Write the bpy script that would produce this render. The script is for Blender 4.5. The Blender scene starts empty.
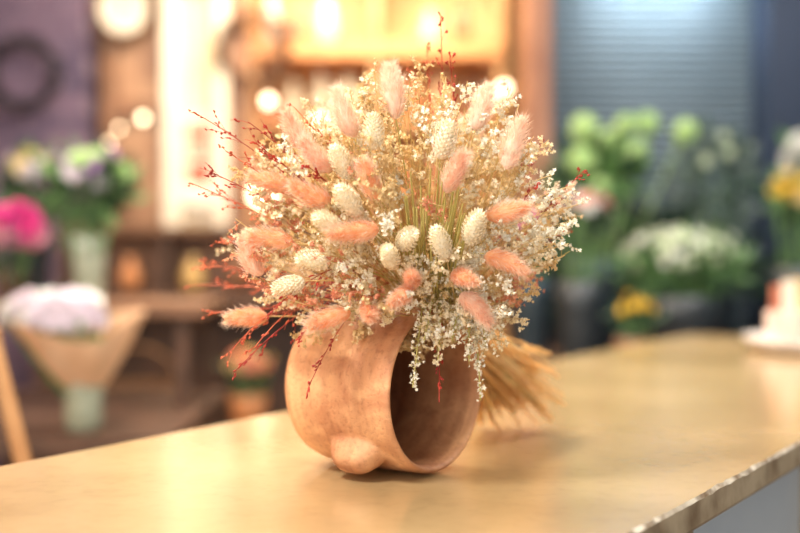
import bpy, math, random
from mathutils import Vector, Matrix, Quaternion, noise as mnoise
random.seed(7)
R=random.random
def U(a,b): return a+(b-a)*R()
Z0=0.95
scene=bpy.context.scene
try:
    scene.view_settings.view_transform='Standard'
    scene.view_settings.look='None'
    scene.view_settings.exposure=0.25
except Exception as e: print(e)

# ---------------------------------------------------------------- materials
def lin(c):
    return tuple(((x/255)/12.92 if x/255<=0.04045 else ((x/255+0.055)/1.055)**2.4) for x in c)
def mat(name,c1,c2=None,rough=.6,scale=30,bump=0,transl=0,emit=0,metal=0,coords='Object',spec=.5,detail=4,sheen=0):
    m=bpy.data.materials.new(name); m.use_nodes=True
    nt=m.node_tree; N=nt.nodes; L=nt.links
    b=N['Principled BSDF']; out=N['Material Output']
    b.inputs['Roughness'].default_value=rough
    b.inputs['Metallic'].default_value=metal
    b.inputs['Specular IOR Level'].default_value=spec
    if sheen: b.inputs['Sheen Weight'].default_value=sheen
    c2=c2 or tuple(x*.8 for x in c1)
    tc=N.new('ShaderNodeTexCoord'); no=N.new('ShaderNodeTexNoise')
    no.inputs['Scale'].default_value=scale; no.inputs['Detail'].default_value=detail
    L.new(tc.outputs[coords],no.inputs['Vector'])
    cr=N.new('ShaderNodeValToRGB')
    cr.color_ramp.elements[0].position=.35; cr.color_ramp.elements[1].position=.65
    cr.color_ramp.elements[0].color=(*lin(c2),1); cr.color_ramp.elements[1].color=(*lin(c1),1)
    L.new(no.outputs['Fac'],cr.inputs['Fac']); L.new(cr.outputs['Color'],b.inputs['Base Color'])
    if emit:
        L.new(cr.outputs['Color'],b.inputs['Emission Color']); b.inputs['Emission Strength'].default_value=emit
    if bump:
        bp=N.new('ShaderNodeBump'); bp.inputs['Strength'].default_value=bump; bp.inputs['Distance'].default_value=.002
        L.new(no.outputs['Fac'],bp.inputs['Height']); L.new(bp.outputs['Normal'],b.inputs['Normal'])
    if transl:
        t=N.new('ShaderNodeBsdfTranslucent'); mx=N.new('ShaderNodeMixShader'); mx.inputs[0].default_value=transl
        L.new(cr.outputs['Color'],t.inputs['Color'])
        L.new(b.outputs[0],mx.inputs[1]); L.new(t.outputs[0],mx.inputs[2]); L.new(mx.outputs[0],out.inputs['Surface'])
    return m

# ---------------------------------------------------------------- mesh builder
class MB:
    def __init__(s): s.v=[];s.f=[];s.m=[];s.mats=[]
    def mi(s,m):
        if m not in s.mats: s.mats.append(m)
        return s.mats.index(m)
    def add(s,vs,fs,m):
        o=len(s.v); i=s.mi(m)
        s.v.extend([tuple(v) for v in vs]); s.f.extend([tuple(o+k for k in f) for f in fs]); s.m.extend([i]*len(fs))
    def obj(s,name,parent=None,smooth=True):
        me=bpy.data.meshes.new(name); me.from_pydata(s.v,[],s.f)
        for m in s.mats: me.materials.append(m)
        me.polygons.foreach_set('material_index',s.m)
        me.polygons.foreach_set('use_smooth',[smooth]*len(s.f))
        me.update()
        o=bpy.data.objects.new(name,me); scene.collection.objects.link(o)
        if parent: o.parent=parent
        return o
def empty(name,loc=(0,0,0)):
    e=bpy.data.objects.new(name,None); scene.collection.objects.link(e); e.location=loc; e.empty_display_size=.05
    return e
def frame(d):
    d=Vector(d).normalized(); a=Vector((0,0,1)) if abs(d.z)<.9 else Vector((1,0,0))
    x=d.cross(a).normalized(); y=d.cross(x).normalized(); return x,y,d
def tube(mb,pts,rad,m,n=5,cap=False):
    pts=[Vector(p) for p in pts]; vs=[];fs=[]; k=len(pts)
    for i,p in enumerate(pts):
        d=(pts[min(i+1,k-1)]-pts[max(i-1,0)]); x,y,_=frame(d)
        if i and (x.dot(px)<0): x=-x;y=-y
        px=x
        r=rad[i] if isinstance(rad,(list,tuple)) else rad
        for j in range(n):
            a=2*math.pi*j/n; vs.append(p+x*math.cos(a)*r+y*math.sin(a)*r)
    for i in range(k-1):
        for j in range(n):
            fs.append((i*n+j,i*n+(j+1)%n,(i+1)*n+(j+1)%n,(i+1)*n+j))
    if cap: fs.append(tuple(range(n))); fs.append(tuple((k-1)*n+j for j in range(n)))
    mb.add(vs,fs,m)
def bez(a,b,c,n):
    a,b,c=Vector(a),Vector(b),Vector(c)
    return [a*(1-t)**2+b*2*t*(1-t)+c*t*t for t in [i/n for i in range(n+1)]]
def lathe(mb,prof,m,n=32,o=(0,0,0),ax=(0,0,1)):
    x,y,d=frame(ax); o=Vector(o); vs=[];fs=[]
    for (r,h) in prof:
        for j in range(n):
            a=2*math.pi*j/n; vs.append(o+d*h+x*math.cos(a)*r+y*math.sin(a)*r)
    for i in range(len(prof)-1):
        for j in range(n): fs.append((i*n+j,i*n+(j+1)%n,(i+1)*n+(j+1)%n,(i+1)*n+j))
    mb.add(vs,fs,m)
def box(mb,c,s,m,rot=0):
    c=Vector(c); vs=[]
    for sx in(-.5,.5):
        for sy in(-.5,.5):
            for sz in(-.5,.5):
                p=Vector((sx*s[0],sy*s[1],sz*s[2])); p.rotate(Quaternion((0,0,1),rot)); vs.append(c+p)
    mb.add(vs,[(0,1,3,2),(4,6,7,5),(0,4,5,1),(2,3,7,6),(0,2,6,4),(1,5,7,3)],m)
def boxo(name,c,s,m,rot=0,bev=0,parent=None):
    mb=MB(); box(mb,(0,0,0),s,m,0); o=mb.obj(name,parent,smooth=False); o.location=c; o.rotation_euler=(0,0,rot)
    if bev:
        b=o.modifiers.new('bevel','BEVEL'); b.width=bev; b.segments=2
    return o
def ellip(mb,c,d,L,r,m,n=10,k=8,bump=0):
    x,y,d=frame(d); c=Vector(c); vs=[];fs=[]
    for i in range(k+1):
        t=math.pi*i/k; h=-math.cos(t)*L/2; rr=max(math.sin(t),.02)*r
        for j in range(n):
            a=2*math.pi*j/n; q=rr*(1+bump*U(-1,1)); vs.append(c+d*h+x*math.cos(a)*q+y*math.sin(a)*q)
    for i in range(k):
        for j in range(n): fs.append((i*n+j,i*n+(j+1)%n,(i+1)*n+(j+1)%n,(i+1)*n+j))
    mb.add(vs,fs,m)
def rdir():
    while 1:
        v=Vector((U(-1,1),U(-1,1),U(-1,1)))
        if .05<v.length<1: return v.normalized()

# ---------------------------------------------------------------- palette
straw=mat('straw_stem',(240,210,148),(210,178,112),rough=.55,scale=60,transl=.15)
gstem=mat('pale_green_stem',(222,208,132),(192,178,98),rough=.5,transl=.15)
goldst=mat('golden_wheat_stem',(255,224,164),(244,200,134),rough=.5,scale=60,transl=.3)
pinkA=mat('bunny_tail_pink',(255,216,188),(250,192,156),rough=.9,scale=120,transl=.2,sheen=.4)
peach=mat('bunny_tail_peach',(255,204,156),(253,176,118),rough=.9,scale=120,transl=.2,sheen=.4)
palep=mat('bunny_tail_pale',(255,234,212),(254,214,186),rough=.9,scale=120,transl=.3,sheen=.5)
cream=mat('canary_grass_cream',(252,244,222),(242,224,188),rough=.8,scale=200,transl=.15)
flA=mat('statice_cream',(255,246,222),(246,226,182),rough=.75,scale=90,transl=.25)
flB=mat('statice_beige',(246,222,172),(226,192,130),rough=.75,scale=90,transl=.25)
flW=mat('statice_white',(255,253,242),(250,240,214),rough=.75,scale=90,transl=.25)
flR=mat('statice_rose',(244,180,142),(220,138,102),rough=.75,scale=90,transl=.2)
redm=mat('red_panicum',(196,62,42),(146,32,28),rough=.6,scale=60,transl=.1)
redo=mat('rust_panicum',(228,120,78),(186,76,50),rough=.6,scale=60,transl=.1)
twine=mat('jute_twine',(190,150,96),(150,110,66),rough=.9,scale=200,bump=.5)

# ---------------------------------------------------------------- counter
ud=Vector((.57,.8217,0)).normalized(); nd=Vector((ud.y,-ud.x,0))
def C(s,n,z=0): return ud*s+nd*n+Vector((0,0,Z0+z))
def counter_material():
    m=bpy.data.materials.new('polished_tan_cement'); m.use_nodes=True
    nt=m.node_tree;N=nt.nodes;L=nt.links;b=N['Principled BSDF']
    tc=N.new('ShaderNodeTexCoord')
    n1=N.new('ShaderNodeTexNoise'); n1.inputs['Scale'].default_value=4; n1.inputs['Detail'].default_value=6
    n2=N.new('ShaderNodeTexNoise'); n2.inputs['Scale'].default_value=60; n2.inputs['Detail'].default_value=6
    for n in(n1,n2): L.new(tc.outputs['Object'],n.inputs['Vector'])
    cr=N.new('ShaderNodeValToRGB'); e=cr.color_ramp.elements
    e[0].position=.3;e[0].color=(*lin((158,130,88)),1);e[1].position=.72;e[1].color=(*lin((186,158,114)),1)
    L.new(n1.outputs['Fac'],cr.inputs['Fac'])
    mx=N.new('ShaderNodeMixRGB'); mx.blend_type='MULTIPLY'; mx.inputs[0].default_value=.18
    c2=N.new('ShaderNodeValToRGB'); c2.color_ramp.elements[0].position=.3;c2.color_ramp.elements[0].color=(.6,.55,.5,1);c2.color_ramp.elements[1].position=.5
    L.new(n2.outputs['Fac'],c2.inputs['Fac']);L.new(cr.outputs[0],mx.inputs[1]);L.new(c2.outputs[0],mx.inputs[2])
    L.new(mx.outputs[0],b.inputs['Base Color'])
    mr=N.new('ShaderNodeMapRange'); mr.inputs['To Min'].default_value=.16; mr.inputs['To Max'].default_value=.32
    L.new(n1.outputs['Fac'],mr.inputs['Value']);L.new(mr.outputs[0],b.inputs['Roughness'])
    bp=N.new('ShaderNodeBump'); bp.inputs['Strength'].default_value=.07; bp.inputs['Distance'].default_value=.002
    L.new(n2.outputs['Fac'],bp.inputs['Height']);L.new(bp.outputs[0],b.inputs['Normal'])
    b.inputs['Coat Weight'].default_value=.5; b.inputs['Coat Roughness'].default_value=.16
    return m
mc=counter_material()
worn=mat('chipped_edge',(232,222,202),(124,100,72),rough=.8,scale=45,bump=.8,detail=8)
under=mat('slab_side',(186,168,138),(128,106,78),rough=.6,scale=20,bump=.3)
panel=mat('counter_front_panel',(216,224,228),(196,206,214),rough=.3,scale=3)
s0,s1,n0,n1=-.4,2.57,-.94,-.33
K=420; rows=[]
for i in range(K+1):
    s=s0+(s1-s0)*i/K
    ch=max(0,mnoise.noise(Vector((s*28,1,3)))) *.004+ max(0,mnoise.noise(Vector((s*90,5,3))))*.003
    ch2=abs(mnoise.noise(Vector((s*40,9,1))))*.003
    rows.append([C(s,n0,-.028),C(s,n0,-.003),C(s,n0+.003,0),C(s,n1-.003-ch,0),C(s,n1-.001-ch*.4,-.003-ch2),C(s,n1-ch2*.4,-.024),C(s,n1-.003,-.028)])
W=7; mb=MB()
def strip(j,m):
    mb.add([rows[i][jj] for i in range(K+1) for jj in (j,(j+1)%W)],[(2*i,2*i+1,2*i+3,2*i+2) for i in range(K)],m)
strip(0,under);strip(1,mc);strip(2,mc);strip(3,worn);strip(4,under);strip(5,under);strip(6,under)
mb.add(rows[0],[tuple(range(W))],under); mb.add(rows[-1],[tuple(range(W))],mc)
cnt=empty('shop_counter')
o=mb.obj('countertop',cnt,smooth=False)
ctr=C((s0+s1)/2,(n0+n1)/2,0)
boxo('cabinet_body',(ctr.x,ctr.y,(Z0-.028)/2),((s1-s0)-.1,(n1-n0)-.10,Z0-.028),panel,math.atan2(ud.y,ud.x),.004,cnt)
mb=MB()
for k in range(6):
    p=C(.1+k*.45,n1-.047,-.45); box(mb,p,(.03,.02,.8),under,math.atan2(ud.y,ud.x))
mb.obj('front_rails',cnt,False)

# ---------------------------------------------------------------- terracotta pot
def terra():
    m=bpy.data.materials.new('terracotta_clay'); m.use_nodes=True
    nt=m.node_tree;N=nt.nodes;L=nt.links;b=N['Principled BSDF']
    tc=N.new('ShaderNodeTexCoord')
    n1=N.new('ShaderNodeTexNoise'); n1.inputs['Scale'].default_value=22; n1.inputs['Detail'].default_value=9; n1.inputs['Distortion'].default_value=.9
    mp=N.new('ShaderNodeMapping'); mp.inputs['Scale'].default_value=(5,5,34)
    n2=N.new('ShaderNodeTexNoise'); n2.inputs['Scale'].default_value=3; n2.inputs['Detail'].default_value=7; n2.inputs['Distortion'].default_value=.4
    n3=N.new('ShaderNodeTexNoise'); n3.inputs['Scale'].default_value=260; n3.inputs['Detail'].default_value=5
    L.new(tc.outputs['Object'],n1.inputs['Vector']);L.new(tc.outputs['Object'],mp.inputs['Vector']);L.new(mp.outputs[0],n2.inputs['Vector']);L.new(tc.outputs['Object'],n3.inputs['Vector'])
    cr=N.new('ShaderNodeValToRGB');e=cr.color_ramp.elements
    e[0].position=.32;e[0].color=(*lin((182,120,80)),1);e[1].position=.66;e[1].color=(*lin((232,176,126)),1)
    L.new(n1.outputs['Fac'],cr.inputs['Fac'])
    mx=N.new('ShaderNodeMixRGB');mx.blend_type='MULTIPLY';mx.inputs[0].default_value=.36
    c2=N.new('ShaderNodeValToRGB');c2.color_ramp.elements[0].position=.3;c2.color_ramp.elements[0].color=(.52,.44,.44,1);c2.color_ramp.elements[1].position=.58
    L.new(n2.outputs['Fac'],c2.inputs['Fac']);L.new(cr.outputs[0],mx.inputs[1]);L.new(c2.outputs[0],mx.inputs[2])
    sp=N.new('ShaderNodeValToRGB');sp.color_ramp.elements[0].position=.34;sp.color_ramp.elements[0].color=(.6,.52,.5,1);sp.color_ramp.elements[1].position=.46
    L.new(n3.outputs['Fac'],sp.inputs['Fac'])
    m3=N.new('ShaderNodeMixRGB');m3.blend_type='MULTIPLY';m3.inputs[0].default_value=.4;L.new(mx.outputs[0],m3.inputs[1]);L.new(sp.outputs[0],m3.inputs[2])
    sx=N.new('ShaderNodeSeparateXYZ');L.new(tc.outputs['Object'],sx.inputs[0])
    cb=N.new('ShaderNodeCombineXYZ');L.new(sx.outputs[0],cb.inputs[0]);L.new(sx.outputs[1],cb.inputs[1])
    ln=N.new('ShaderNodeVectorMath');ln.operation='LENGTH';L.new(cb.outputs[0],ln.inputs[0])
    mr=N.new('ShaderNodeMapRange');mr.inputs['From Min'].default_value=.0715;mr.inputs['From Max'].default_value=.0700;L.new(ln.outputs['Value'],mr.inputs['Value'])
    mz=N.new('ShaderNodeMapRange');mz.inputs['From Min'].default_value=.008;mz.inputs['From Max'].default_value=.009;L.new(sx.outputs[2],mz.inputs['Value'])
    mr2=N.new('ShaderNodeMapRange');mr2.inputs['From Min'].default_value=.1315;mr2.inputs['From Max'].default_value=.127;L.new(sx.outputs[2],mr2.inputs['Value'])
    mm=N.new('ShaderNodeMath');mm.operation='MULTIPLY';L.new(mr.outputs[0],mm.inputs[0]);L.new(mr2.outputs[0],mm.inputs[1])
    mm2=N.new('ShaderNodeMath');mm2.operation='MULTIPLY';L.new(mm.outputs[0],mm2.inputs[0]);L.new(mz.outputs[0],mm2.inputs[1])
    m4=N.new('ShaderNodeMixRGB');m4.blend_type='MULTIPLY';m4.inputs[2].default_value=(.31,.22,.18,1);L.new(mm2.outputs[0],m4.inputs[0]);L.new(m3.outputs[0],m4.inputs[1])  # multiplies the cavity colour darker, painting in the shade inside the pot
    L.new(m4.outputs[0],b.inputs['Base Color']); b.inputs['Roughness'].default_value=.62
    ad=N.new('ShaderNodeMath');ad.operation='ADD';L.new(n2.outputs['Fac'],ad.inputs[0]);L.new(n3.outputs['Fac'],ad.inputs[1])
    bp=N.new('ShaderNodeBump');bp.inputs['Strength'].default_value=.4;bp.inputs['Distance'].default_value=.002
    L.new(ad.outputs[0],bp.inputs['Height']);L.new(bp.outputs[0],b.inputs['Normal'])
    return m
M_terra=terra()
mb=MB()
Lp=.138
prof=[(.0005,0),(.03,0),(.058,.001),(.068,.005),(.0745,.013),(.0780,.026),(.0795,.045),(.0800,.065),(.0798,.090),(.0792,.110),(.0788,.126),(.0786,.133),(.0770,.1375),(.0745,.1385),(.0725,.136),(.0712,.126),(.0710,.10),(.0708,.07),(.0700,.045),(.066,.025),(.057,.014),(.03,.010),(.0005,.010)]
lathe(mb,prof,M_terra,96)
nseg=24; lv=[]; lf=[]
for i in range(nseg+1):
    t=math.pi*i/nseg
    for j in range(32):
        a=2*math.pi*j/32
        ex=lambda q:math.copysign(abs(q)**.75,q)
        rx=ex(-math.cos(t)); ry=ex(math.sin(t)*math.cos(a)); rz=ex(math.sin(t)*math.sin(a))
        rad=max(.0735,.081+rx*.020); fl=1.0+max(0,(.092-rad))*16
        lv.append([rad, ry*.0150*fl, .088+rz*.0240*fl])
for i in range(nseg):
    for j in range(32): lf.append((i*32+j,i*32+(j+1)%32,(i+1)*32+(j+1)%32,(i+1)*32+j))
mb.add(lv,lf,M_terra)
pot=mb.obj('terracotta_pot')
axis=Vector((.80,-.60,0)).normalized()
hor=Vector((-.60,-.80,0)).normalized()
ang=math.radians(-43)
X=hor*math.cos(ang)+Vector((0,0,1))*math.sin(ang)
Zx=axis; Y=Zx.cross(X)
rot=Matrix((X,Y,Zx)).transposed()
base=Vector((.036,1.040,Z0+.0803))-axis*Lp
pot.matrix_world=Matrix.Translation(base)@rot.to_4x4()
rm=pot.modifiers.new('remesh','REMESH'); rm.mode='VOXEL'; rm.voxel_size=.0015; rm.use_smooth_shade=True
sm=pot.modifiers.new('smooth','SMOOTH'); sm.factor=.5; sm.iterations=9

# ---------------------------------------------------------------- bouquet
bq=empty('dried_flower_bouquet')
O=Vector((.055,1.158,Z0+.132))
CC=Vector((0.0,1.07,Z0+.235)); RR=.175
def dome(u,v,k=1.0):
    x=u/100; z=Z0+v/100
    dx=x-CC.x; dz=z-CC.z
    q=max(0,1-(dx*dx+dz*dz)/(RR*RR))
    y=CC.y-math.sqrt(q)*.115*k
    return Vector((x*(y/1.06)**1,y,Z0+.22+(z-Z0-.22)*(y/1.06)))
stems=MB()
def stem_to(p,d,r=.0007,m=None,n=8):
    p=Vector(p); s=O+Vector((U(-.010,.010),U(-.008,.008),U(-.008,.008)))
    mid=p-Vector(d).normalized()*((p-s).length*.45)
    mid=mid*.6+ (s*.5+p*.5)*.4
    tube(stems,bez(s,mid,p,n),[r*1.2]*(n)+[r*.8],m or random.choice((straw,gstem)),4)
def tail(mb,p,d,L,r,m,hm,hairs=1400):
    d=Vector(d).normalized(); p=Vector(p); x,y,_=frame(d)
    bend=rdir()*L*.09
    vs=[];fs=[];n=16;k=14
    def rad(t): return r*.66*(math.sin(math.pi*min(1,t**.8))**.6)*(1.05-.4*t)+.0002
    def cen(t): return p+d*(t-.5)*L*.9+bend*(4*t*(1-t)-.5)
    for i in range(k+1):
        t=i/k
        for j in range(n):
            a=2*math.pi*j/n; q=rad(t)*(1+.1*U(-1,1)); vs.append(cen(t)+x*math.cos(a)*q+y*math.sin(a)*q)
    for i in range(k):
        for j in range(n): fs.append((i*n+j,i*n+(j+1)%n,(i+1)*n+(j+1)%n,(i+1)*n+j))
    mb.add(vs,fs,m)
    for mm,cnt_h,k1,k2 in ((m,hairs,.3,.62),(hm,650,.55,1.15)):
        hv=[];hf=[]
        for _ in range(cnt_h):
            t=R()**.9; a=U(0,2*math.pi); q=rad(t)*.95
            rr=x*math.cos(a)+y*math.sin(a)
            b=cen(t)+rr*q
            h=(rr*U(.4,.9)+d*U(.6,1.3)+rdir()*.25).normalized()*r*U(k1,k2)
            w=h.cross(rdir()).normalized()*(.00017 if mm is m else .00010)
            o=len(hv); hv+= [b-w,b+w,b+h*.6+w*.6+d*.0003,b+h+d*.0009]; hf.append((o,o+1,o+2,o+3))
        mb.add(hv,hf,mm)
def V3(d,f=0): return Vector((d[0],-f,d[1]))
tails=MB()
TL=[(-14.6,14.7,(-1,-.05),.2,peach,1),(-14.2,20.4,(-.4,.9),.1,pinkA,1),(-12.3,22.2,(-1,.08),.2,peach,1),(-12.3,27.6,(-.9,.2),.2,peach,.95),
(-8.3,26.4,(-.9,.4),.4,peach,1),(-9.7,32.3,(-.5,.8),.2,pinkA,1),(-5.2,34.0,(-.35,.95),.1,palep,1.15),(-.7,36.3,(-.12,1),.0,palep,1.2),
(5.2,28.5,(.4,.85),.4,pinkA,1.0),(10.2,24.8,(.95,.22),.3,peach,1),(9.9,20,(.9,-.4),.3,peach,1),(6.0,18.5,(.5,-.15),.8,peach,.85),
(7.2,15.7,(.6,-.65),.4,pinkA,1),(1.2,18.3,(-.1,.3),1,peach,.75),(.2,16.9,(-.6,-.5),.6,peach,.75),(-3,15.2,(.1,-.2),1,peach,.9),
(-6.8,14.6,(-.9,-.3),.3,peach,1),(-4.3,22.9,(-.95,-.1),.4,peach,1.15),(10.8,31.1,(.3,.9),-.1,palep,1.2),(-2.9,27.8,(-.3,.85),.3,peach,.95),
(7.8,34.6,(.3,.9),-.2,palep,1.1),(-7.8,30.0,(-.6,.6),.3,pinkA,1)]
for u,v,d,f,m,s in TL:
    p=dome(u,v,1.12); dd=V3(d,f)
    tail(tails,p,dd,.043*s,.0110*s**.5,m,palep); stem_to(p-dd.normalized()*.019*s,dd,.0006)
tails.obj('bunny_tails',bq)

def canary(mb,p,d,L,r,m):
    d=Vector(d).normalized(); p=Vector(p); x,y,_=frame(d)
    ellip(mb,p,d,L*.92,r*.8,m,10,8)
    n=160
    for i in range(n):
        t=(i+.5)/n; a=i*2.39996; rad=r*.9*math.sin(math.pi*t**.9)**.55
        rr=x*math.cos(a)+y*math.sin(a); b=p+d*(t-.5)*L*.95+rr*rad*.8
        h=(rr*.6+d*1+rdir()*.15).normalized(); ss=L*.15; w=h.cross(rr).normalized()*ss*.30
        mb.add([b,b+h*ss*.5+w+rr*.0006,b+h*ss+rr*.0010,b+h*ss*.5-w+rr*.0006,b+h*ss*.45+rr*.0018],[(0,1,4),(1,2,4),(2,3,4),(3,0,4)],m)
can=MB()
CL=[(-8.1,20.2,(-.9,.1),.4),(-2.5,32.3,(-.1,1),.2),(3.9,21.7,(-.35,.9),.5),(7.0,23.1,(.2,.8),.6),(-.9,20.4,(-.2,.6),.8),(.6,22.1,(.3,.4),.8),
(-6.7,23.6,(-.6,.4),.6),(-4.8,25.7,(-.5,.7),.5),(-10.5,17.8,(-.8,-.2),.3),(-5.5,29.4,(-.4,.8),.4),(4.2,31.5,(.2,.9),.2)]
for u,v,d,f in CL:
    p=dome(u,v,1.08); dd=V3(d,f); s=U(.85,1.05)
    canary(can,p,dd,.035*s,.0098*s,cream); stem_to(p-dd.normalized()*.015,dd,.0006)
can.obj('canary_grass_heads',bq,smooth=False)

spr=MB()
def floret(p,d,s,m):
    x,y,d=frame(d); vs=[p-d*s*.5]; n=5; a0=U(0,6.28)
    for j in range(n):
        a=a0+2*math.pi*j/n; vs.append(p+(x*math.cos(a)+y*math.sin(a))*s*.9+d*s*U(.1,.5))
        a+=math.pi/n; vs.append(p+(x*math.cos(a)+y*math.sin(a))*s*.45+d*s*.1)
    vs.append(p+d*s*.05)
    fs=[]
    for j in range(2*n):
        fs.append((0,1+j,1+(j+1)%(2*n))); 
    for j in range(n):
        fs.append((2*n+1,1+2*j,1+(2*j+1)%(2*n)));fs.append((2*n+1,1+2*j,1+(2*j-1)%(2*n)))
    spr.add(vs,fs,m)
def spray(p,d,size,m,nb=9,nf=9,fs=.0022,stem=True,ms=None,droop=0):
    d=Vector(d).normalized(); p=Vector(p); ms=ms or straw
    if stem: stem_to(p-d*size*.5,d,.0005,ms)
    top=p+d*size*.5; a=p-d*size*.5
    tube(stems,bez(a,p+rdir()*size*.1,top,4),.00045,ms,3)
    for i in range(nb):
        t=U(.05,.95); b=a.lerp(top,t); dd=(d*U(.3,1)+rdir()*.9+Vector((0,0,-droop))).normalized(); L=size*U(.22,.5)*(1.1-t*.5)
        e=b+dd*L; mid=b+dd*L*.5+Vector((0,0,L*.1)); pts=bez(b,mid,e,3); tube(stems,pts,.0003,ms,3)
        for k in range(nf):
            q=U(.25,1.05); c=b.lerp(e,q)+rdir()*size*.055*U(.3,1.2)
            floret(c,(dd+rdir()*.8),fs*U(.6,1.35),m)
for i in range(160):
    a=U(0,2*math.pi); r=math.sqrt(R())*U(12.5,16)
    u=-.6+r*math.cos(a)*1.0; v=23.0+r*math.sin(a)*.92
    if v<12.8: continue
    if v>30 and u<-7 and R()<.55: continue
    if abs(u-3)<2.2 and 21<v<29 and R()<.6: continue
    dx,dz=(u-1)/15,(v-17)/15
    p=dome(u,v,U(.5,1.08)); d=Vector((dx,-.55*U(.3,1.2),dz+.15))
    if u<-6 and v<24: m=random.choice((flA,flA,flB,flR))
    elif u>3: m=random.choice((flA,flW,flA,flB))
    else: m=random.choice((flA,flW,flB,flA,flB))
    spray(p,d,U(.033,.055),m,10,10,.0023)
for i in range(80):
    a=U(0,2*math.pi); r=math.sqrt(R())*12.5
    p=dome(r*math.cos(a),22+r*math.sin(a)*.8,U(-.2,.45)); spray(p,p-O,U(.05,.07),random.choice((flB,flB,flA,flA,flR)),9,8,.003)
for i in range(40):
    a=U(-.3,math.pi+.3); r=U(9,14.8)
    p=Vector((r*math.cos(a)/100,1.07+U(0,.09),Z0+(22.5+r*.9*math.sin(a))/100)); spray(p,p-O,U(.045,.07),random.choice((flA,flB,flA,palep)),9,8,.0028)
for u,v in ((13.2,25.4),(14.4,23.2),(14.6,26.6),(12.6,27.6),(13.4,22.0),(15.2,24.8),(11.8,24.0),(14.0,21.0)):
    spray(dome(u,v),(.8,-.1,.3),.042,flW,10,9,.0023)
for u,v in ((9.6,34.2),(10.4,32.6),(7.2,33.2),(5.5,34.8),(8.4,31.0),(11.8,29.6)):
    spray(dome(u,v),(.35,0,.9),.048,flW,10,9,.0023)
for u,v in ((-11,17),(-8.5,16),(-13,18.2),(-5.5,17.2),(-9,21.5),(-2.2,16.8),(-11.5,25.6),(-4,29),(3.2,25.5),(-6.2,20.5)):
    spray(dome(u,v,1.0),(-.5,-.4,.1),.034,flR,8,8,.0021)
def droop(u,v,y,m,fs=.0024,n=60,w=.012,start=None):
    e=Vector((u/100*(y/1.06),y,Z0+.22+(v-22)/100*(y/1.06))); s=start or O+Vector((0,-.06,.045))
    mid=Vector(((s.x+e.x)/2+.005,min(s.y,e.y)+.01,max(s.z,e.z)+.005)); pts=bez(s,mid,e,14); tube(stems,pts,.0006,gstem,4)
    for k in range(n):
        t=U(.35,1.0); i=min(13,int(t*14)); c=pts[i].lerp(pts[i+1],t*14-i)
        q=c+rdir()*w*U(.2,1)*(1.25-t*.8); tube(stems,[c,q],.00025,gstem,3); floret(q,rdir()+Vector((0,-.5,0)),fs*U(.7,1.3),m)
droop(7.7,6.8,.985,flW,n=110); droop(6.6,10.5,.98,flW,n=110,w=.018); droop(8.2,12.0,.985,flW,n=80,w=.016)
droop(1.2,8.0,.975,flW,n=95,w=.013,start=O+Vector((-.03,-.08,.05))); droop(3.6,10.3,.975,flA,n=100,w=.014,start=O+Vector((-.02,-.08,.05))); droop(5,12.5,.975,flW,n=90,w=.018)
droop(2.3,12.5,.975,flA,n=80,w=.018,start=O+Vector((-.02,-.08,.05)))
spr.obj('statice_sprays',bq,smooth=False)

pan=MB()
def panicum(tipu,tipv,y,L,spread,m,nb=12,seeds=3,curve=0,start=None):
    tip=Vector((tipu/100,y,Z0+tipv/100)); s=start or O
    s=Vector(s); mid=s.lerp(tip,.55)+Vector((U(-.01,.01),0,.02+curve)); pts=bez(s,mid,tip,20)
    tube(pan,pts,[.0006]*12+[.0004]*9,m,4)
    d=(tip-pts[-5]).normalized(); tot=(tip-s).length
    for i in range(nb):
        t=1-U(0,L/tot); k=min(19,int(t*20)); c=pts[k].lerp(pts[k+1],t*20-k)
        dd=(d*1.6+rdir()*.7).normalized(); Lb=spread*U(.5,1.2)*(1.1-(t-(1-L/tot))/(L/tot)*.6)
        e=c+dd*Lb; bp=bez(c,c+dd*Lb*.5+d*.004,e+Vector((0,0,-.002)),4); tube(pan,bp,.00022,m,3)
        for j in range(seeds):
            q=U(.3,1); kk=min(3,int(q*4)); g=bp[kk].lerp(bp[kk+1],q*4-kk)+rdir()*.0012
            ellip(pan,g,dd+rdir()*.4,.0034,.0008,m,5,4)
for a in [(-17.5,33.0,1.0,.13,.04,redm),(-15.5,30.0,.99,.12,.035,redo),(-13.5,32.6,.99,.12,.035,redm),(-19.5,27.4,1.03,.12,.035,redo),(-16.5,28.0,.98,.10,.03,redm),(-12.5,30.5,.97,.12,.035,redm),(-9.5,34,1.0,.10,.03,redo),(-8,28.5,.95,.08,.025,redm),
 (3.8,43.0,1.05,.12,.02,redm),(4.6,39.0,1.03,.10,.022,redm),(1.0,38.5,1.08,.1,.022,redo),(2.6,41.0,1.08,.1,.02,redo),
 (16.6,28.4,1.0,.11,.025,redm),(13.0,31,1.03,.08,.025,redm),(16,23,1.08,.1,.02,redo),(12,27,.99,.08,.02,redm),
 (-19,19.5,1.12,.12,.04,redo),(-18,15,1.08,.10,.035,redo),(-21,17.5,1.14,.12,.035,redo),(-17,22,1.06,.12,.03,redo)]:
    panicum(*a)
for a in [(-14.6,10.5,1.0,.12,.03,redm),(-13,12.5,.99,.12,.03,redo),(-9,13,.97,.10,.03,redm),(-15.5,12,1.02,.12,.03,redo),(-11,16,.96,.12,.03,redm)]:
    panicum(*a,curve=.05,start=O+Vector((-.02,-.03,.04)))
panicum(3.4,8.0,.962,.07,.014,redm,nb=14,curve=.09,start=O+Vector((-.01,-.03,.03)))
panicum(-8,9.2,.962,.06,.016,redm,nb=8,curve=.08,start=O+Vector((-.02,-.03,.03)))
pan.obj('red_panicum_grass',bq)

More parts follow.
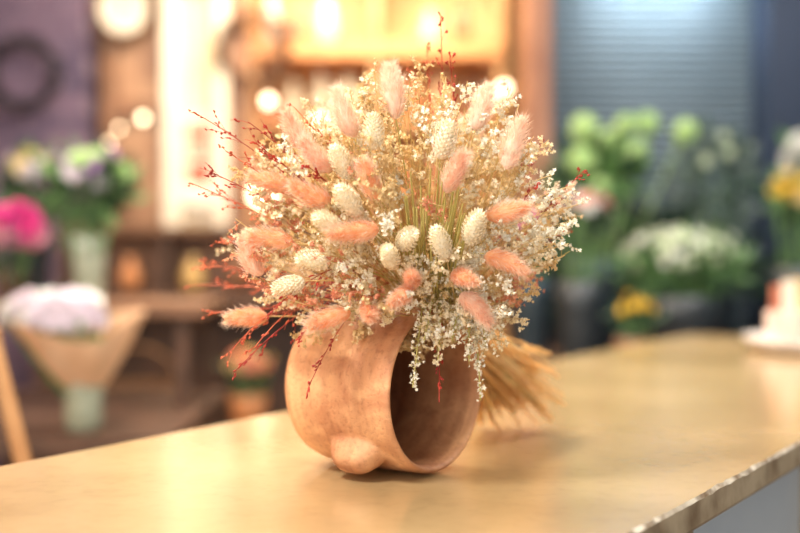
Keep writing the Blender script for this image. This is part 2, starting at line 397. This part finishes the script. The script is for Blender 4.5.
for i in range(40):
    a=U(-.2,math.pi+.35); r=U(8,16); p=Vector((r*math.cos(a)/100,U(.98,1.14),Z0+.22+r*math.sin(a)/115)); stem_to(p,p-O,.0004,random.choice((straw,gstem)))
for i in range(44):
    u=U(0,6.5); p=dome(u,U(21,29),1.08); stem_to(p,(u/20,-.4,1),.0008,gstem)
for i in range(190):
    b=O+Vector((U(-.014,.014),U(-.012,.012),U(-.014,.014)))
    fx=R(); fz=R()
    t=Vector((.088+.095*fx,1.26+.06*R(),Z0+.004+.095*fz*(.25+.75*fx)))
    t=b+(t-b)*U(.8,1.08); t.z=max(t.z,Z0+.003)
    mid=b.lerp(t,.5)+Vector((U(-.012,.012),0,U(-.008,.006))); tube(stems,bez(b,mid,t,5),U(.0008,.0015),random.choice((goldst,goldst,goldst,straw)),5)
    if R()<.7:
        d=(t-b).normalized(); w=d.cross(rdir()).normalized()*U(.0015,.0032); a=b.lerp(t,U(.4,.7)); e=a+d*U(.04,.07)+rdir()*.008; e.z=max(e.z,Z0+.004)
        stems.add([a-w*.5,a+w*.5,a.lerp(e,.5)+w,e,a.lerp(e,.5)-w],[(0,1,2,3,4)],random.choice((goldst,straw)))
for k in range(9):
    ax=(Vector((.14,1.3,Z0+.03))-O).normalized(); x,y,_=frame(ax); c=O+ax*(.006+k*.0018)
    tube(stems,[c+(x*math.cos(a)+y*math.sin(a))*.0195 for a in [2*math.pi*j/16 for j in range(17)]],.0011,twine,5)
stems.obj('stems',bq)

# ---------------------------------------------------------------- room shell
wall_w=mat('warm_plaster',(236,200,150),(214,170,118),rough=.8,scale=2)
wall_r=mat('cool_plaster',(92,104,116),(76,88,100),rough=.7,scale=2)
ceilm=mat('ceiling_paint',(236,226,210),(226,214,196),rough=.9,scale=2)
floorm=mat('floor_stone',(150,134,120),(110,96,84),rough=.4,scale=3)
def brick():
    m=bpy.data.materials.new('dark_brick'); m.use_nodes=True;nt=m.node_tree;N=nt.nodes;L=nt.links;b=N['Principled BSDF']
    tc=N.new('ShaderNodeTexCoord');mp=N.new('ShaderNodeMapping');mp.inputs['Rotation'].default_value=(math.pi/2,0,0)
    br=N.new('ShaderNodeTexBrick');br.inputs['Scale'].default_value=3.2
    br.inputs['Color1'].default_value=(*lin((110,90,112)),1);br.inputs['Color2'].default_value=(*lin((68,58,84)),1);br.inputs['Mortar'].default_value=(*lin((116,102,122)),1)
    L.new(tc.outputs['Object'],mp.inputs[0]);L.new(mp.outputs[0],br.inputs['Vector']);L.new(br.outputs['Color'],b.inputs['Base Color']);b.inputs['Roughness'].default_value=.8
    return m
brk=brick()
boxo('floor',(0,2,-.05),(6,7.4,.1),floorm)
boxo('ceiling',(0,2,2.95),(6,7.4,.1),ceilm)
boxo('wall_back',(0,5.05,1.45),(5.0,.1,2.9),wall_w)
boxo('wall_left',(-2.45,2.4,1.45),(.1,5.2,2.9),wall_w)
boxo('wall_right',(2.45,2.4,1.45),(.1,5.2,2.9),wall_r)
boxo('baseboard_back',(0,4.99,.06),(4.78,.02,.12),ceilm)
boxo('brick_pier',(-1.82,4.75,1.45),(1.1,.5,2.9),brk)
navy=mat('navy_paint',(52,64,86),(42,54,74),rough=.5,scale=3)
brownc=mat('brown_column',(168,120,92),(142,96,72),rough=.6,scale=4)
boxo('navy_pillar',(1.62,3.95,1.45),(.72,.3,2.9),navy)
boxo('wood_column',(.475,3.92,1.45),(.075,.3,2.9),brownc,bev=.005)
shm=mat('shutter_slats',(102,116,124),(90,104,112),rough=.5,scale=2)
mb=MB(); box(mb,(.89,4.02,1.45),(.74,.03,2.9),shm)
for i in range(97): 
    tube(mb,[(.52,4.003,.015+i*.03),(1.255,4.003,.015+i*.03)],.0148,shm,10)
mb.obj('roller_shutter',smooth=True)
mb=MB(); hous=mat('lamp_housing',(230,234,236),rough=.4); box(mb,(.92,3.86,2.15),(.5,.07,.04),hous); tube(mb,[(.70,3.86,2.115),(1.14,3.86,2.115)],.014,mat('cool_tube',(225,240,255),(220,238,255),emit=16),12,True)
for x in (.75,1.09): tube(mb,[(x,3.86,2.17),(x,3.86,2.9)],.006,hous,6)
mb.obj('batten_lamp',smooth=False)

oak=mat('light_oak',(212,162,110),(182,128,80),rough=.5,scale=8)
dkw=mat('dark_walnut',(100,72,56),(66,48,38),rough=.5,scale=8)
mdw=mat('mid_walnut',(146,104,76),(110,78,56),rough=.5,scale=8)
creamp=mat('cream_paint',(246,238,222),(236,224,202),rough=.6,scale=3)
sh=empty('wall_shelf_unit')
mb=MB()
for x in (-.62,-.1,.42): box(mb,(x,4.82,1.3),(.035,.32,2.6),oak)
for z in (.2,.62,1.0,1.36,1.66,2.40): box(mb,(-.1,4.82,z),(1.04,.32,.03),oak)
box(mb,(-.1,4.80,1.97),(1.04,.34,.07),mat('amber_beam',(220,156,100),(196,130,76),rough=.5))
mb.obj('shelf_frame',sh,False)
cols=[mat('ceramic_%d'%i,c,rough=.4,scale=6) for i,c in enumerate([(244,228,196),(222,150,96),(250,206,130),(150,104,74),(236,190,144),(214,120,84),(246,240,228)])]
mb=MB()
for z in (.215,.635,1.015,1.375,1.675,2.006):
    x=-.55
    while x<.38:
        r=U(.03,.06); h=U(.12,.24); m=random.choice(cols)
        if abs(x+.1)>.08:
            lathe(mb,[(.001,0),(r*.7,0),(r,h*.3),(r*.9,h*.6),(r*.45,h*.85),(r*.55,h),(r*.4,h),(r*.3,h*.8)],m,16,(x,4.80+U(-.03,.03),z))
        x+=r*2+U(.02,.07)
mb.obj('ceramic_jars',sh)
door=empty('door_1')
mb=MB()
glow=mat('frosted_glass',(240,222,190),(222,198,156),rough=.3,scale=3)
amber=mat('amber_pane',(190,150,116),(146,108,82),rough=.3,scale=5)
box(mb,(-.94,4.62,1.15),(.07,.08,2.3),creamp);box(mb,(-.735,4.62,1.15),(.05,.08,2.3),creamp);box(mb,(-1.2,4.62,1.15),(.05,.08,2.3),mdw)
for z in(.1,.75,1.35,2.25): box(mb,(-.83,4.62,z),(.2,.07,.07),creamp)
for z in(.1,1.0,1.72,2.25): box(mb,(-1.07,4.62,z),(.24,.07,.06),mdw)
box(mb,(-.83,4.64,1.2),(.2,.01,2.1),glow); box(mb,(-1.07,4.64,1.2),(.24,.01,2.1),amber); box(mb,(-.675,4.64,1.2),(.08,.03,2.3),mdw)
mb.obj('door_frame',door,smooth=False)
mb=MB(); w=creamp; a=mat('poster_red',(196,84,56),rough=.6);b=mat('poster_teal',(120,140,120),rough=.6)
box(mb,(-.835,4.628,1.48),(.13,.012,.44),w)
for z,m,h in((1.62,a,.06),(1.54,b,.05),(1.45,a,.08),(1.34,b,.05)): box(mb,(-.835,4.62,z),(.09,.006,h),m)
mb.obj('floral_poster',door,smooth=False)

def wreath(name,c,r,m,ny=-1):
    mb=MB()
    for k in range(9):
        ph=U(0,6.28); pts=[]
        for j in range(41):
            a=2*math.pi*j/40; q=r+.014*math.sin(5*a+ph)+U(-.003,.003); pts.append(Vector(c)+Vector((q*math.cos(a),.012*math.cos(4*a+ph),q*math.sin(a))))
        tube(mb,pts,.006,m,5)
    for k in range(150):
        a=U(0,6.28); p=Vector(c)+Vector((math.cos(a)*r,U(-.02,0),math.sin(a)*r)); d=(rdir()+Vector((0,-.4,0))).normalized()*.045; w=d.cross(rdir()).normalized()*.010
        mb.add([p,p+d*.5+w,p+d,p+d*.5-w],[(0,1,2,3)],m)
    return mb.obj(name)
dleaf=mat('dark_twig',(48,42,52),(26,24,32),rough=.8)
bleaf=mat('brown_twig',(104,72,48),(70,46,32),rough=.8)
wreath('twig_wreath',(-1.50,4.44,1.84),.13,dleaf)
wreath('twig_wreath.001',(-.60,4.58,1.96),.13,bleaf)
mb=MB(); lathe(mb,[(.001,0),(.12,0),(.135,.012),(.13,.03),(.105,.03),(.10,.018),(.001,.018)],bleaf,32,(-1.13,4.58,2.12),(0,-1,0))
lathe(mb,[(.109,.0195),(.001,.0195)],creamp,32,(-1.13,4.58,2.12),(0,-1,0))
box(mb,(-1.13,4.556,2.15),(.008,.004,.07),dleaf);box(mb,(-1.105,4.556,2.12),(.05,.004,.008),dleaf)
mb.obj('wall_clock')

# ---------------------------------------------------------------- fresh flower builders
leafD=mat('leaf_dark',(66,94,70),(42,64,50),rough=.5,transl=.2)
leafG=mat('leaf_green',(134,174,110),(92,134,82),rough=.5,transl=.25)
leafL=mat('leaf_lime',(206,230,164),(170,208,130),rough=.5,transl=.3)
euca=mat('leaf_eucalyptus',(130,146,138),(96,112,106),rough=.6,transl=.2)
def leaf(mb,p,d,L,w,m):
    x,y,d=frame(d); a=U(0,6.28); s=x*math.cos(a)+y*math.sin(a); nn=d.cross(s)
    mb.add([p,p+d*L*.4+s*w+nn*w*.3,p+d*L-nn*w*.4,p+d*L*.4-s*w+nn*w*.3,p+d*L*.5],[(0,1,4),(1,2,4),(2,3,4),(3,0,4)],m)
def blossom(mb,p,d,r,m,layers=3,n=7):
    x,y,d=frame(d); p=Vector(p)
    for l in range(layers):
        f=1-l*.27; a0=U(0,6.28); lift=.15+.35*l
        for j in range(n):
            a=a0+2*math.pi*j/n; s=x*math.cos(a)+y*math.sin(a); t=d.cross(s); L=r*f*U(.85,1.1); w=L*.42
            b=p+d*r*.1*l
            mb.add([b,b+s*L*.55+t*w+d*L*lift*.7,b+s*L+t*w*.5+d*L*lift,b+s*L-t*w*.5+d*L*lift,b+s*L*.55-t*w+d*L*lift*.7],[(0,1,2,3,4)],m)
    ellip(mb,p+d*r*.25,d,r*.5,r*.28,m,8,5)
def pom(mb,p,r,m):
    ellip(mb,p,(0,0,1),r*1.7,r*.8,m,10,8,.1)
    for i in range(60):
        d=rdir(); blossom(mb,p+d*r*.85,d,r*.22,m,1,5)
def bunch(name,c,Rr,n,r,mats,leafm,nl=120,vase=None,ll=.07,stemfoot=None,poms=(),pommat=None,rnd=(.8,1.02)):
    mb=MB(); c=Vector(c); foot=Vector(stemfoot) if stemfoot else c-Vector((0,0,Rr[2]+.15))
    for i in range(nl):
        d=rdir(); p=c+Vector((d.x*Rr[0],d.y*Rr[1],d.z*Rr[2]))*U(.4,1)-Vector((0,0,Rr[2]*.25)); leaf(mb,p,d+Vector((0,0,.4)),ll*U(.6,1.2),ll*.22,random.choice(leafm) if isinstance(leafm,(list,tuple)) else leafm)
    for i in range(n):
        d=rdir(); 
        if d.z<-.2: d.z=-d.z
        if d.y>.3: d.y=-d.y
        p=c+Vector((d.x*Rr[0],d.y*Rr[1],d.z*Rr[2]))*U(*rnd)
        blossom(mb,p,d,r*U(.8,1.15),random.choice(mats)); 
        tube(mb,bez(p,(p+foot)/2+d*.02,foot+Vector((U(-.015,.015),U(-.015,.015),.003)),5),.0025,leafG,4)
    for (px_,py_,pz_,pr_) in poms:
        p=Vector((px_,py_,pz_)); pom(mb,p,pr_,pommat); tube(mb,bez(p,(p+foot)/2+Vector((0,0,.06)),foot+Vector((0,0,.004)),6),.003,leafL,5)
    if vase:
        vm,vr,vh=vase; lathe(mb,[(.001,0),(vr*.75,0),(vr*.8,vh*.05),(vr*.95,vh*.7),(vr*1.05,vh),(vr*.98,vh),(vr*.88,vh*.7),(vr*.7,.01),(.001,.01)],vm,28,(foot.x,foot.y,foot.z))
    return mb.obj(name)
def pm(n,c): return mat(n,c,tuple(int(x*.88) for x in c),rough=.6,transl=.3,scale=20)
white=pm('petal_white',(250,250,244)); mag=pm('petal_magenta',(232,60,150)); pink=pm('petal_pink',(248,170,190)); lil=pm('petal_purple',(196,150,208)); lilw=pm('petal_lilac_white',(240,228,238))
yel=pm('petal_yellow',(250,210,70)); yelc=pm('petal_cream_yellow',(248,224,156)); coral=pm('petal_coral',(244,160,130)); gwh=pm('petal_green_white',(222,234,200))
zinc=mat('zinc_bucket',(76,90,98),(52,64,72),rough=.4,metal=.5); blackb=mat('black_bucket',(46,52,56),(32,38,42),rough=.4)
glassm=mat('green_glass',(180,186,164),(140,146,124),rough=.15); 
mb=MB()
for x in(.34,1.5): 
    for y in(3.0,3.6): box(mb,(x,y,.39),(.04,.04,.78),dkw)
box(mb,(.92,3.3,.80),(1.22,.72,.036),dkw); box(mb,(.92,3.3,.3),(1.18,.66,.03),dkw)
mb.obj('flower_stand',smooth=False)
ZS=.82
bunch('white_chrysanthemum_bucket',(.79,3.10,1.12),(.17,.13,.09),100,.016,[white,gwh,gwh],[leafG,leafD,leafG],420,(blackb,.12,.2),.055,(.79,3.10,ZS))
bunch('green_hydrangea_bunch',(.60,3.46,1.38),(.11,.09,.10),0,.05,[leafL],[leafG,leafG,leafD],110,(zinc,.08,.3),.12,(.60,3.46,ZS),
   poms=[(.56,3.38,1.51,.050),(.55,3.36,1.41,.050),(.64,3.40,1.48,.038),(.72,3.40,1.44,.046),(.68,3.36,1.52,.036),(.76,3.42,1.53,.040),(.86,3.36,1.50,.042),(.60,3.34,1.33,.036)],pommat=leafL)
bunch('eucalyptus_bunch',(.98,3.48,1.40),(.14,.08,.16),5,.018,[gwh],[euca,leafD,euca],360,(zinc,.08,.3),.05,(.98,3.48,ZS))
bunch('yellow_rose_bucket',(1.10,3.06,1.30),(.09,.08,.05),26,.03,[yelc,yelc,yelc,yel],[leafD,leafG],140,(blackb,.075,.28),.06,(1.11,3.08,ZS))
bunch('white_rose_bucket',(1.30,3.42,1.43),(.12,.08,.08),24,.036,[white],[leafG,leafD],140,(zinc,.08,.3),.07,(1.30,3.42,ZS))
bunch('white_lisianthus_bucket',(.50,3.08,1.25),(.08,.08,.045),20,.028,[white,white,lilw,coral],[leafD,leafD],120,(blackb,.065,.24),.06,(.50,3.08,ZS))
bunch('coral_carnation_bucket',(.38,3.36,1.20),(.07,.08,.06),20,.03,[coral,pink],[leafD],90,(zinc,.065,.24),.06,(.40,3.38,ZS))
bunch('yellow_freesia_pot',(.60,2.86,.985),(.055,.05,.045),12,.014,[yel],[leafD],70,(cols[3],.045,.1),.045,(.60,2.86,.822))
bunch('trailing_fern',(.84,3.74,1.12),(.38,.04,.2),0,.03,[leafD],[leafD,leafD,euca],500,(blackb,.08,.9),.12,(.84,3.76,0.0))
bunch('potted_palm',(1.40,3.06,1.12),(.10,.10,.14),0,.03,[leafD],[leafD,leafG],240,(blackb,.08,.2),.09,(1.40,3.06,ZS))

tr=empty('card_tray')
mb=MB(); tc=Vector((.83,2.22,Z0))
lathe(mb,[(.001,.001),(.11,.001),(.135,.02),(.138,.03),(.13,.03),(.105,.008),(.001,.008)],mat('white_ceramic',(240,230,222),rough=.3),40,tc)
mb.obj('dish',tr)
mb=MB(); box(mb,tc+Vector((0,0,.045)),(.16,.1,.07),mat('pale_card',(240,214,200),rough=.6),.3)
for k in range(9): box(mb,tc+Vector((-.07+k*.018,U(-.02,.02),.10)),(.03,.006,U(.05,.10)),random.choice([yelc,creamp,coral,creamp,mdw]),.3+U(-.3,.3))
mb.obj('cards_box',tr,False)

mb=MB()
for x in(-1.42,-.52):
    for y in(2.35,3.05): box(mb,(x,y,.365),(.04,.04,.73),dkw)
box(mb,(-.97,2.7,.74),(.98,.78,.035),dkw); box(mb,(-.97,2.9,1.0),(.98,.36,.03),mdw); box(mb,(-.97,2.72,.3),(.95,.72,.03),dkw)
for x in(-1.4,-.54):
    for y in (2.76,3.04): box(mb,(x,y,.87),(.03,.03,.24),dkw)
mb.obj('display_rack',smooth=False)
ZR=1.016
bunch('purple_stock_vase',(-.80,2.86,1.33),(.11,.09,.08),26,.028,[lil,lil,lilw,leafL],[leafG,leafD],230,(glassm,.045,.17),.07,(-.80,2.86,ZR))
bunch('peach_rose_vase',(-.99,3.0,1.34),(.07,.06,.07),14,.032,[lilw,lilw,yelc],[leafD,leafG],150,(zinc,.045,.17),.06,(-.99,3.0,ZR))
bunch('magenta_peony_vase',(-.97,2.78,1.19),(.08,.06,.06),20,.036,[mag,mag,mag,pink],[leafD],100,(dkw,.04,.09),.05,(-.98,2.80,ZR))
bunch('pink_carnation_vase',(-1.19,2.90,1.40),(.09,.08,.09),30,.036,[pink,pink,mag],[leafD],110,(dkw,.045,.17),.06,(-1.21,2.92,ZR))
kraft=mat('kraft_paper',(236,198,162),(218,172,132),rough=.7,scale=10,transl=.2)
wp=empty('wrapped_bouquet')
wb=bunch('blossoms',(-.73,2.38,1.01),(.11,.09,.045),30,.03,[lilw,white,lilw,lilw],[leafG],40,None,.05,(-.69,2.4,.80)); wb.parent=wp
mb=MB(); vs=[];fs=[]
for i in range(9):
    t=i/8
    for j in range(40):
        a=2*math.pi*j/40; r=.03+.11*t**.8+.014*t*math.sin(5*a)+.012*t*math.sin(3*a+1); vs.append((-.685-.03*t+r*math.cos(a),2.4+r*.8*math.sin(a),.84+.15*t+.03*t*math.sin(2*a+.6)))
for i in range(8):
    for j in range(40): fs.append((i*40+j,i*40+(j+1)%40,(i+1)*40+(j+1)%40,(i+1)*40+j))
mb.add(vs,fs,kraft); mb.obj('paper_wrap',wp)
mb=MB(); lathe(mb,[(.001,0),(.035,0),(.04,.02),(.042,.09),(.046,.11),(.042,.11),(.036,.08),(.03,.01),(.001,.01)],glassm,24,(-.685,2.4,.758)); mb.obj('glass_vase',wp)
wick=mat('wicker',(150,110,74),(90,62,42),rough=.8,scale=60,bump=.8)
def basket(name,c,r,h):
    mb=MB()
    for k in range(int(h/.012)):
        z=c[2]+k*.012+.007; rr=r*(.8+.2*k*.012/h)
        tube(mb,[(c[0]+(rr+.003*math.sin(12*a+k*math.pi))*math.cos(a),c[1]+(rr+.003*math.sin(12*a+k*math.pi))*math.sin(a),z) for a in [2*math.pi*j/48 for j in range(49)]],.0068,wick,5)
    lathe(mb,[(.001,0.001),(r*.78,0.001),(r*.78,.005),(.001,.005)],wick,24,(c[0],c[1],c[2]))
    tube(mb,[(c[0]+r*math.cos(a),c[1],c[2]+h+r*math.sin(a)) for a in [math.pi*j/16 for j in range(17)]],.008,wick,6)
    return mb.obj(name)
boxo('low_bench',(-.62,3.75,.25),(1.3,.5,.5),dkw,bev=.01)
basket('wicker_basket',(-.88,3.74,.502),.13,.18); basket('wicker_basket.001',(-.22,3.70,.502),.11,.16)
bunch('orange_marigold_pot',(-.50,3.66,.76),(.08,.08,.05),24,.022,[yelc,coral,coral,yel],[leafD],60,(cols[1],.06,.16),.045,(-.50,3.66,.502))
ct=empty('console_table')
mb=MB(); box(mb,(-.7,4.3,.95),(1.4,.3,.05),dkw)
for x in(-1.35,-.05): box(mb,(x,4.3,.4625),(.05,.26,.925),dkw)
box(mb,(-.7,4.42,.5),(1.3,.02,.8),dkw)
mb.obj('table_frame',ct,False)
mb=MB(); box(mb,(-.7,4.40,1.09),(1.2,.03,.23),mdw)
for x in (-1.29,-.9,-.5,-.11): box(mb,(x,4.33,1.09),(.03,.16,.23),dkw)
box(mb,(-.7,4.33,1.215),(1.22,.18,.025),mdw); mb.obj('hutch',ct,False)
mb=MB()
for i,x in enumerate((-1.20,-1.04,-.80,-.62,-.40,-.24)):
    r=U(.035,.05);h=U(.12,.19); lathe(mb,[(.001,0),(r*.7,0),(r,h*.35),(r*.9,h*.6),(r*.4,h*.85),(r*.5,h),(r*.4,h),(r*.3,h*.8)],cols[i],20,(x,4.28,.976))
mb.obj('vases',ct)
mb=MB(); tube(mb,[(-.36,1.66,0.0),(-.615,1.66,1.04)],.013,oak,8,True); tube(mb,[(-1.0,1.66,0.0),(-.76,1.66,1.04)],.013,oak,8,True); tube(mb,[(-.69,1.98,0),(-.69,1.68,1.06)],.013,oak,8,True); tube(mb,[(-.84,1.65,.80),(-.54,1.65,.80)],.012,oak,8,True); tube(mb,[(-.78,1.66,1.03),(-.6,1.66,1.03)],.012,oak,8,True)
box(mb,(-.69,1.64,.90),(.17,.012,.18),mat('chalkboard',(124,96,124),(104,80,110),rough=.6))
mb.obj('wooden_easel',smooth=False)

bulb=mat('warm_bulb',(255,230,190),(255,224,180),emit=7)
mb=MB()
cord=mat('lamp_cord',(150,126,100),rough=.6)
for x,y,z,r in((-.90,3.9,1.60,.013),(-1.00,3.8,1.50,.013),(-.47,3.8,1.33,.040),(.355,3.8,1.69,.018),(-.46,3.9,1.66,.018),(-.97,3.85,1.56,.008),(.30,3.9,1.66,.024),(-.28,3.85,1.58,.022)):
    ellip(mb,(x,y,z),(0,0,1),r*2,r,bulb,14,10)
    lathe(mb,[(.001,0),(r*.4,0),(r*.4,r*.9),(.001,r)],cord,10,(x,y,z+r*.95)); tube(mb,[(x,y,z+r*1.8),(x,y,2.9)],.0015,cord,4)
mb.obj('pendant_string_lights')

def area(name,loc,target,size,power,col,sy=None):
    l=bpy.data.lights.new(name,'AREA'); l.energy=power;l.color=col;l.size=size
    if sy: l.shape='RECTANGLE'; l.size_y=sy
    o=bpy.data.objects.new(name,l); scene.collection.objects.link(o); o.location=loc
    d=Vector(target)-Vector(loc); o.rotation_euler=d.to_track_quat('-Z','Y').to_euler(); return o
area('key_ceiling_light',(-.8,.35,2.6),(0.0,1.1,1.1),.34,42,(1,.96,.90))
area('warm_back_spot',(-.45,2.3,2.45),(0.0,1.1,1.15),.3,34,(1,.86,.68))
area('stem_fill_light',(.95,1.7,2.5),(.15,1.25,1.0),.4,14,(1,.92,.82))  # added fill to brighten the stem bundle, not a fixture of the shop
area('warm_shop_light',(-.5,3.4,2.85),(-.5,3.8,1.0),1.2,38,(1,.84,.64))
area('warm_wall_light',(-.1,4.1,2.7),(-.1,4.9,1.8),.9,54,(1,.84,.62))
area('left_display_light',(-1.1,1.9,2.8),(-.9,2.8,1.0),.7,22,(1,.94,.92))
area('shutter_light',(.92,3.84,2.09),(.92,4.0,1.95),.42,3.4,(.84,.94,1),.06)
area('right_display_light',(1.1,2.4,2.8),(.9,3.1,1.1),.8,28,(.96,.98,1))
area('storefront_light',(-.9,-.8,1.7),(.1,1.2,1.1),1.4,17,(1,.98,.96))

w=bpy.data.worlds.new('world'); scene.world=w; w.use_nodes=True
w.node_tree.nodes['Background'].inputs[0].default_value=(1,.97,.94,1); w.node_tree.nodes['Background'].inputs[1].default_value=.8

cam=bpy.data.cameras.new('camera'); co=bpy.data.objects.new('camera',cam); scene.collection.objects.link(co)
co.location=(0,0,Z0+.22); co.rotation_euler=(math.radians(90-1.31),0,0); cam.lens=50; cam.sensor_width=36; cam.clip_start=.02
cam.dof.use_dof=True; cam.dof.focus_distance=.98; cam.dof.aperture_fstop=1.9
scene.camera=co
print('verts',sum(len(o.data.vertices) for o in bpy.data.objects if o.type=='MESH'))
